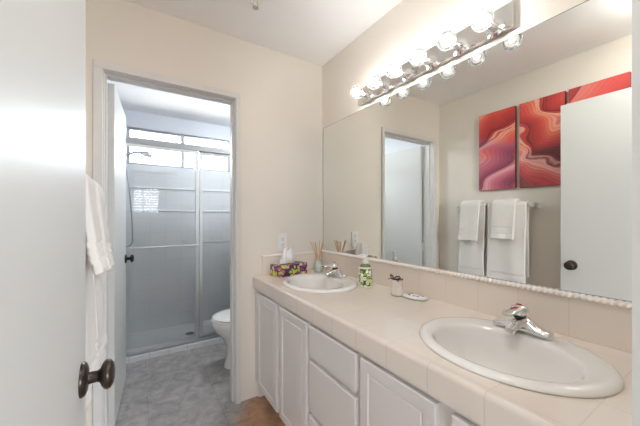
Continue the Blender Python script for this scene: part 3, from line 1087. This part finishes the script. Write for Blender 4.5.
# faucets: base plate along y, short spout towards -x, lever on top
def faucet(x, y, z, label, rot=0.0):
    t = thing('faucet', label, 'faucet', (x, y, z), rot, 'chrome sink faucets')
    bm = bmesh.new()
    rings = []
    n = 28
    # hump-backed base: cross-sections along y
    for yy, hw, hh in ((-0.086, 0.014, 0.012), (-0.084, 0.021, 0.018), (-0.078, 0.0255, 0.021), (-0.064, 0.027, 0.023), (-0.050, 0.0275, 0.028),
                       (-0.034, 0.028, 0.039), (-0.020, 0.0285, 0.048), (0, 0.029, 0.051), (0.020, 0.0285, 0.048), (0.034, 0.028, 0.039),
                       (0.050, 0.0275, 0.028), (0.064, 0.027, 0.023), (0.078, 0.0255, 0.021), (0.084, 0.021, 0.018), (0.086, 0.014, 0.012)):
        ring = []
        for k in range(n):
            a = 2 * PI * k / n
            c, s = math.cos(a), math.sin(a)
            px = hw * math.copysign(abs(c) ** 0.55, c)
            pz = hh * (0.5 + 0.5 * math.copysign(abs(s) ** 0.7, s))
            if hh > 0.016:      # narrow the hump towards its top
                px *= 1 - 0.35 * (pz / 0.05) ** 1.2
            ring.append(bm.verts.new((px, yy, pz)))
        rings.append(ring)
    bridge(bm, rings, True)
    link('base', bm, M['chrome'], t, True, angle=60)
    bm = bmesh.new()
    rings = []
    for xx, zc, hw, hh in ((0.010, 0.036, 0.023, 0.018), (-0.015, 0.037, 0.022, 0.017), (-0.040, 0.034, 0.020, 0.014), (-0.062, 0.028, 0.018, 0.012),
                           (-0.078, 0.023, 0.016, 0.011), (-0.086, 0.020, 0.012, 0.009)):
        ring = []
        for k in range(20):
            a = 2 * PI * k / 20
            c, s = math.cos(a), math.sin(a)
            ring.append(bm.verts.new((xx, hw * math.copysign(abs(c) ** 0.7, c), zc + hh * math.copysign(abs(s) ** 0.7, s))))
        rings.append(ring)
    bridge(bm, rings, True)
    lathe(bm, [(0.001, 0.006), (0.010, 0.006), (0.010, 0.024), (0.001, 0.024)], 18, (-0.070, 0, 0))
    link('spout', bm, M['chrome'], t, True, angle=55)
    bm = bmesh.new()
    lathe(bm, [(0.018, 0.048), (0.018, 0.060), (0.0165, 0.061), (0.0165, 0.066)], 22, (-0.014, 0, -0.006))
    link('collar', bm, M['slot'], t, True, label='dark collar ring')
    bm = bmesh.new()
    lathe(bm, [(0.001, 0.0662), (0.023, 0.0662), (0.029, 0.070), (0.0305, 0.079), (0.027, 0.090), (0.015, 0.096), (0.006, 0.099), (0.001, 0.0995)], 26, (-0.022, 0, -0.006))
    rings = []
    for xx, zc, hw, hh in ((0.0, 0.086, 0.020, 0.009), (-0.022, 0.087, 0.018, 0.008), (-0.050, 0.085, 0.017, 0.0065), (-0.074, 0.081, 0.016, 0.005),
                           (-0.086, 0.079, 0.012, 0.0035)):
        ring = []
        for k in range(16):
            a = 2 * PI * k / 16
            ring.append(bm.verts.new((xx - 0.022, hw * math.cos(a) * 1.1, zc - 0.006 + hh * math.sin(a))))
        rings.append(ring)
    bridge(bm, rings, True)
    hd = link('lever_handle', bm, M['chrome'], t, True, angle=60)
    bm = bmesh.new()
    lathe(bm, [(0.001, 0.0985), (0.009, 0.0972), (0.010, 0.0982), (0.006, 0.1005), (0.001, 0.101)], 18, (-0.020, 0, -0.006))
    link('temperature_mark', bm, M['red'], hd, True, label='dark red temperature mark')
    return t


faucet(1.098, 1.530, CZ + 0.0155, 'chrome single lever faucet on the far sink beside the reed bottle', 0.0)
faucet(1.094, 0.455, CZ + 0.0155, 'chrome single lever faucet on the near sink', 0.0)

# ------------------------------------------------------------------ mirror
mt = thing('wall_mirror', 'wide frameless wall mirror above the backsplash', 'mirror', (W, 0, 0))
link('mirror_glass', bx(-0.006, -0.001, VN + 0.002, 1.884, 0.989, 1.933), M['mirror'], mt)
bm = bmesh.new()
box(bm, -0.0065, -0.0005, 1.884, 1.888, 0.989, 1.9355)
box(bm, -0.0065, -0.0005, VN + 0.002, 1.884, 1.933, 1.9355)
link('edge_trim', bm, M['mirror_edge'], mt, label='dark thin mirror edge')
link('bottom_channel', bx(-0.009, -0.0005, VN + 0.002, 1.888, 0.9855, 0.989), M['alu'], mt)

# ------------------------------------------------------------------ vanity light bar
PX = W - 0.040
lb = thing('vanity_light_bar', 'chrome vanity light bar with six globe bulbs above the mirror', 'light fixture', (W, 0.9875, 2.009))
bm = bmesh.new()
box(bm, -0.025, -0.0005, -0.4575, 0.4575, -0.044, 0.054, bev=0.0015)
link('back_plate', bm, M['plate'], lb)
link('switch_slot', bx(-0.0265, -0.025, 0.0, 0.036, -0.041, -0.034), M['slot'], lb)
for k in range(6):
    y = -0.3935 + k * 0.1484
    bm = bmesh.new()
    lathe(bm, [(0.034, -0.0252), (0.034, -0.028), (0.020, -0.033), (0.0185, -0.036), (0.0185, -0.062), (0.017, -0.063), (0.0185, -0.064),
               (0.0185, -0.078), (0.016, -0.080), (0.001, -0.080)], 26, (0, y, -0.021), 'x', cap=True)
    s = link('socket', bm, M['chrome'], lb, True, angle=40)
    bm = bmesh.new()
    prof = [(0.014, -0.081)]
    for q in range(15):
        a = math.radians(22) + (PI - math.radians(22)) * q / 14
        prof.append((max(0.040 * math.sin(a), 0.0005), -0.122 + 0.040 * math.cos(a)))
    lathe(bm, prof, 28, (0, y, -0.021), 'x', cap=False)
    b_ = link('bulb', bm, M['bulb'], s, True, angle=80, label='clear lit globe bulb')
    bm = bmesh.new()
    bmesh.ops.create_icosphere(bm, subdivisions=3, radius=0.0095)
    for v in bm.verts:
        v.co += Vector((-0.122, y, -0.021))
    # the glowing wire belongs to the bulb mesh
    me = bpy.data.meshes.new('bulb')
    bm2 = bmesh.new()
    bm2.from_mesh(b_.data)
    tmp = bpy.data.meshes.new('tmp')
    for f in bm.faces:
        f.material_index = 1
    bm.to_mesh(tmp)
    bm.free()
    bm2.from_mesh(tmp)
    bm2.to_mesh(b_.data)
    bm2.free()
    bpy.data.meshes.remove(tmp)
    bpy.data.meshes.remove(me)
    b_.data.materials.append(M['filament'])

# ------------------------------------------------------------------ far wall outlet
t = thing('wall_outlet', 'white double wall outlet above the tissue box on the far wall', 'outlet', (0.885, D - 0.0005, 1.057))
link('cover_plate', bx(-0.036, 0.036, -0.006, 0.0, -0.066, 0.062, bev=0.003), M['plastic'], t)
for z in (0.020, -0.020):
    bm = bmesh.new()
    lathe(bm, [(0.001, -0.0085), (0.0165, -0.0085), (0.017, -0.006), (0.001, -0.006)], 22, (0, 0, z), 'y')
    rc = link('receptacle', bm, M['plastic'], t, True)
    bm = bmesh.new()
    for xx in (-0.0065, 0.0065):
        box(bm, xx - 0.0014, xx + 0.0014, -0.0092, -0.0082, z + 0.000, z + 0.010)
    box(bm, -0.0022, 0.0022, -0.0092, -0.0082, z - 0.011, z - 0.006)
    link('slots', bm, M['slot'], rc, label='dark slots')

# ------------------------------------------------------------------ things on the worktop
# tissue box
t = thing('tissue_box', 'purple and green floral tissue box on far end of worktop', 'tissue box', (0.895, 1.822, CZ + 0.0003), 0.13)
link('carton', bx(-0.118, 0.118, -0.058, 0.058, 0, 0.078, bev=0.002), M['tissue_print'], t)
link('opening', bx(-0.07, 0.07, -0.018, 0.018, 0.078, 0.0788), M['slot'], t)
bm = bmesh.new()
rings = []
for i in range(12):
    f = i / 11
    ring = []
    for k in range(30):
        a = 2 * PI * k / 30
        wx = (0.062 * (1 - f) ** 0.8 + 0.034 * f) * (1 + 0.12 * math.sin(3 * a + 4 * f))
        wy = (0.014 + 0.014 * math.sin(f * PI)) * (1 + 0.35 * math.sin(5 * a + 3 * f))
        zz = 0.0785 + f * 0.105 + f * (0.010 * math.sin(4 * a + 1) + 0.006 * math.sin(7 * a))
        ring.append(bm.verts.new((0.0 + 0.012 * f * f - 0.012 + wx * math.cos(a), wy * math.sin(a), zz)))
    rings.append(ring)
bridge(bm, rings, True, False)
o = link('tissue', bm, M['tissue'], t, True, angle=75)

# reed diffuser
t = thing('reed_diffuser', 'small green glass bottle with tan reeds in the worktop corner', 'reed diffuser', (1.125, 1.80, CZ + 0.0003))
bm = bmesh.new()
lathe(bm, [(0.001, 0), (0.030, 0), (0.034, 0.004), (0.034, 0.048), (0.031, 0.056), (0.018, 0.064), (0.0145, 0.068), (0.0145, 0.082), (0.017, 0.084),
           (0.017, 0.088), (0.012, 0.088), (0.012, 0.068), (0.028, 0.054), (0.031, 0.046), (0.031, 0.006), (0.001, 0.004)], 28, cap=False)
link('bottle', bm, mat('pale_green_bottle', (0.52, 0.60, 0.54), 0.12, coat=0.5, var=0.25, vscale=40), t, True, angle=50)
random.seed(11)
for k, (dx, dy) in enumerate(((-0.062, 0.012), (-0.040, -0.022), (-0.012, 0.030), (0.022, 0.018), (0.035, -0.012), (0.018, -0.036), (0.044, 0.010), (-0.055, -0.01))):
    bm = bmesh.new()
    bx0, by0 = -dx * 0.28, -dy * 0.28
    tube(bm, [(bx0, by0, 0.008), (dx * 0.12, dy * 0.12, 0.085), (dx, dy, 0.225 - 0.006 * (k % 3))], 0.0028, 8)
    link('reed', bm, M['reed'], t, True)

# soap dispenser
t = thing('soap_dispenser', 'green patterned soap bottle with white pump beside the far sink', 'soap dispenser', (1.105, 1.258, CZ + 0.0003))
bm = bmesh.new()
lathe(bm, [(0.001, 0), (0.031, 0), (0.0335, 0.003), (0.0335, 0.098), (0.033, 0.100), (0.024, 0.114), (0.015, 0.120), (0.0135, 0.122), (0.001, 0.122)], 30)
link('bottle', bm, M['soap_liquid'], t, True, angle=50)
bm = bmesh.new()
lathe(bm, [(0.0338, 0.010), (0.0345, 0.011), (0.0345, 0.096), (0.0338, 0.097)], 30, cap=False)
link('wrap_label', bm, M['soap_print'], t, True, label='printed label of green and white medallions')
bm = bmesh.new()
lathe(bm, [(0.0338, 0.0972), (0.0348, 0.098), (0.0348, 0.102), (0.030, 0.106)], 30, cap=False)
M['band'] = mat('cream_band', (0.72, 0.70, 0.52), 0.4)
link('shoulder_band', bm, M['band'], t, True, label='cream band')
bm = bmesh.new()
lathe(bm, [(0.0338, 0.001), (0.0350, 0.002), (0.0350, 0.009), (0.0338, 0.0098)], 30, cap=False)
link('foot_band', bm, M['band'], t, True, label='cream band')
bm = bmesh.new()
lathe(bm, [(0.001, 0.1222), (0.0145, 0.1222), (0.0145, 0.138), (0.010, 0.141), (0.0052, 0.142), (0.0052, 0.158), (0.012, 0.160), (0.013, 0.166), (0.010, 0.171), (0.001, 0.172)], 22)
tube(bm, [(0, 0, 0.166), (-0.018, 0.012, 0.167), (-0.031, 0.020, 0.163), (-0.036, 0.024, 0.157)], 0.0048, 10)
link('pump', bm, M['plastic'], t, True, angle=50, label='white pump head')

t.scale = (1.13, 1.13, 1.10)

# jar with dark bow
t = thing('bow_jar', 'small clear jar with a dark bow between soap bottle and white dish', 'jar', (1.122, 1.032, CZ + 0.0003))
bm = bmesh.new()
prof = [(0.001, 0), (0.026, 0), (0.032, 0.004), (0.034, 0.020), (0.030, 0.032), (0.0275, 0.042), (0.029, 0.060), (0.0285, 0.080), (0.026, 0.088), (0.023, 0.088),
        (0.0255, 0.078), (0.026, 0.060), (0.0245, 0.042), (0.027, 0.032), (0.030, 0.020), (0.028, 0.006), (0.001, 0.004)]
lathe(bm, prof, 28, cap=False)
link('glass', bm, M['frost'], t, True, angle=50)
bm = bmesh.new()
lathe(bm, [(0.0275, 0.0815), (0.0292, 0.082), (0.0285, 0.0865), (0.0262, 0.087)], 26, cap=False)
for s in (-1, 1):
    pts = [(-0.020, 0.0, 0.088), (-0.022, s * 0.012, 0.100), (-0.018, s * 0.028, 0.104), (-0.014, s * 0.034, 0.094), (-0.020, s * 0.018, 0.088), (-0.022, 0, 0.087)]
    tube(bm, pts, [0.002, 0.003, 0.0032, 0.0032, 0.003, 0.002], 8)
    tube(bm, [(-0.022, 0, 0.088), (-0.028, s * 0.020, 0.086), (-0.028, s * 0.036, 0.080)], 0.002, 8)
link('bow', bm, M['black'], t, True, angle=70, label='black ribbon bow')

# oval dish with blue print
bm = bmesh.new()
ellipse_rings(bm, [(0, 0, 0.026, 0.048, 0.0), (0, 0, 0.036, 0.060, 0.001), (0, 0, 0.044, 0.068, 0.008), (0, 0, 0.0425, 0.0665, 0.014), (0, 0, 0.036, 0.059, 0.0165),
                   (0, 0, 0.018, 0.032, 0.018)], 48, True, True)
o = link('soap_dish', bm, M['dish_print'], None, True, angle=70)
o.location = (1.152, 0.945, CZ + 0.0003)
o.rotation_euler = (0, 0, 0.15)
tag(o, 'flat white oval dish with blue-grey print on the worktop', 'soap dish')

# ------------------------------------------------------------------ towel rail and towels on the left wall
BX = XL + 0.085
BZ = 1.338
t = thing('towel_rail', 'chrome towel rail with square end posts on the left wall', 'towel rail', (XL, 1.33, BZ))
bm = bmesh.new()
tube(bm, [(0.085, -0.305, 0), (0.085, 0.305, 0)], 0.008, 14)
link('rod', bm, M['chrome'], t, True)
for s in (-1, 1):
    bm = bmesh.new()
    box(bm, 0.0005, 0.008, s * 0.310 - 0.024, s * 0.310 + 0.024, -0.024, 0.024, bev=0.003)
    box(bm, 0.008, 0.100, s * 0.310 - 0.011, s * 0.310 + 0.011, -0.014, 0.014, bev=0.003)
    link('bracket', bm, M['chrome'], t)


def towel(name, y0, y1, r, front, back, thick, label, cat, group, seed, flare, bands):
    """sheet folded over the rail; front hangs on the room side (+x)"""
    ny = 22
    path = []
    step = 0.008
    nb = int(back / step)
    for i in range(nb, 0, -1):
        path.append((-r - 0.004 * i / nb, -i * step, -i * step))
    for k in range(9):
        a = PI - PI * k / 8
        path.append((r * math.cos(a), r * math.sin(a), 0.0))
    nf = int(front / step)
    for i in range(1, nf + 1):
        path.append((r + flare * (i / nf) ** 1.3, -i * step, i * step))
    bm = bmesh.new()
    grid = []
    off = Vector((seed * 3.1, seed * 1.7, 0))
    for i, (px, pz, s) in enumerate(path):
        row = []
        for j in range(ny + 1):
            u = j / ny
            wav = min(1.0, abs(s) / 0.25)
            y = y0 + (y1 - y0) * u
            squeeze = 1 - 0.03 * math.sin(min(1, abs(s) / max(front, 0.01)) * PI)
            y = (y0 + y1) / 2 + (y - (y0 + y1) / 2) * squeeze
            d = 0.004 * wav * math.sin(u * 9 + seed * 2 + s * 3) + 0.006 * wav * noise.noise(Vector((u * 3, s * 4, 0)) + off)
            y += 0.006 * wav * noise.noise(Vector((s * 5, u, 7)) + off)
            x = px + (d if s >= 0 else d * 0.4)
            if s > 0:
                for b in bands:
                    if abs((front - s) - b) < 0.007:
                        x -= 0.005
                x += 0.003 * max(0, 1 - (front - s) / 0.02)
            z = pz + (0.006 * noise.noise(Vector((u * 4, 3, seed))) * (abs(s) / front))
            row.append(bm.verts.new((x, y, z)))
        grid.append(row)
    for a, b in zip(grid, grid[1:]):
        for k in range(ny):
            bm.faces.new((a[k], a[k + 1], b[k + 1], b[k]))
    o = link(name, bm, M['towel'], None, True, angle=180)
    o.location = (BX, 0, BZ)
    m = o.modifiers.new('thick', 'SOLIDIFY')
    m.thickness = thick
    m.offset = 0.0
    m = o.modifiers.new('round', 'BEVEL')
    m.width = thick * 0.35
    m.segments = 3
    m.limit_method = 'ANGLE'
    m.angle_limit = math.radians(60)
    tag(o, label, cat, group)
    return o


towel('bath_towel', 1.372, 1.612, 0.022, 0.665, 0.60, 0.020, 'long white bath towel on the rail nearer the far wall, under a hand towel', 'towel', 'bath towels on the rail', 1, 0.036, (0.05, 0.07, 0.09))
towel('bath_towel', 1.052, 1.350, 0.022, 0.660, 0.59, 0.020, 'wide long white bath towel on the rail nearer the entry door', 'towel', 'bath towels on the rail', 2, 0.030, (0.05, 0.07, 0.09))
towel('hand_towel', 1.412, 1.592, 0.048, 0.315, 0.27, 0.024, 'folded white hand towel hung over the bath towel nearer the far wall', 'towel', 'hand towels on the rail', 3, 0.034, (0.055, 0.08, 0.105))
towel('hand_towel', 1.120, 1.300, 0.048, 0.285, 0.26, 0.024, 'folded white hand towel hung over the bath towel nearer the entry door', 'towel', 'hand towels on the rail', 4, 0.034, (0.05, 0.072, 0.094))

# ------------------------------------------------------------------ three canvases on the left wall
hot = [(0.0, (0.16, 0.02, 0.03)), (0.15, (0.42, 0.035, 0.035)), (0.40, (0.60, 0.055, 0.05)), (0.62, (0.72, 0.10, 0.075)), (0.80, (0.80, 0.20, 0.12)), (0.93, (0.88, 0.45, 0.32)), (1.0, (0.55, 0.05, 0.045))]
red = [(0.0, (0.30, 0.03, 0.035)), (0.35, (0.58, 0.06, 0.055)), (0.7, (0.68, 0.10, 0.085)), (1.0, (0.74, 0.22, 0.18))]
plum = [(0.0, (0.17, 0.035, 0.075)), (0.30, (0.36, 0.07, 0.13)), (0.60, (0.58, 0.15, 0.20)), (0.85, (0.74, 0.38, 0.42)), (1.0, (0.30, 0.04, 0.07))]
rust = [(0.0, (0.11, 0.025, 0.03)), (0.25, (0.20, 0.035, 0.045)), (0.5, (0.50, 0.06, 0.065)), (0.75, (0.68, 0.16, 0.15)), (0.9, (0.80, 0.42, 0.38)), (1.0, (0.22, 0.03, 0.035))]
pink = [(0.0, (0.55, 0.20, 0.20)), (0.5, (0.72, 0.36, 0.36)), (1.0, (0.60, 0.25, 0.24))]
for (y0, y1, lab, mm) in ((1.168, 1.472, 'red and plum canvas of flowing rock bands nearest the far wall', canyon_mat('canyon_print_plum', (0, 0.3, 0.2), hot, plum, 3.0, 0.95)),
                          (0.832, 1.136, 'red and rust canvas of flowing rock bands, middle of three', canyon_mat('canyon_print_rust', (0, 1.7, 0.9), hot, rust, 2.6, -0.95)),
                          (0.496, 0.812, 'red canvas of diagonal rock bands, mostly hidden by the open entry door in the mirror', canyon_mat('canyon_print_pink', (0, 4.2, 2.3), red, pink, 3.0, 0.9))):
    t = thing('canvas_picture', lab, 'picture', (XL, (y0 + y1) / 2, 1.487), 0, 'red canvases on the left wall')
    hw = (y1 - y0) / 2
    link('stretcher', bx(0.0005, 0.030, -hw, hw, 0.0, 0.697, bev=0.002), M['canvas_edge'], t, label='dark red canvas edge')
    link('printed_front', bx(0.030, 0.0312, -hw + 0.001, hw - 0.001, 0.001, 0.696), mm, t, label='printed canvas front')

# ------------------------------------------------------------------ ceiling fitting at the top of the view
t = thing('ceiling_sprinkler', 'small grey metal fitting on the white ceiling', 'sprinkler', (0.545, 1.525, H - 0.0003))
bm = bmesh.new()
lathe(bm, [(0.001, 0), (0.032, 0), (0.030, -0.006), (0.014, -0.010), (0.001, -0.010)], 24)
link('escutcheon', bm, M['chrome'], t, True)
bm = bmesh.new()
for s in (-1, 1):
    tube(bm, [(s * 0.006, 0, -0.009), (s * 0.013, 0, -0.020), (s * 0.011, 0, -0.034), (0, 0, -0.042)], 0.0022, 8)
lathe(bm, [(0.001, -0.042), (0.016, -0.0425), (0.016, -0.044), (0.001, -0.044)], 18)
link('frame', bm, M['alu'], t, True)
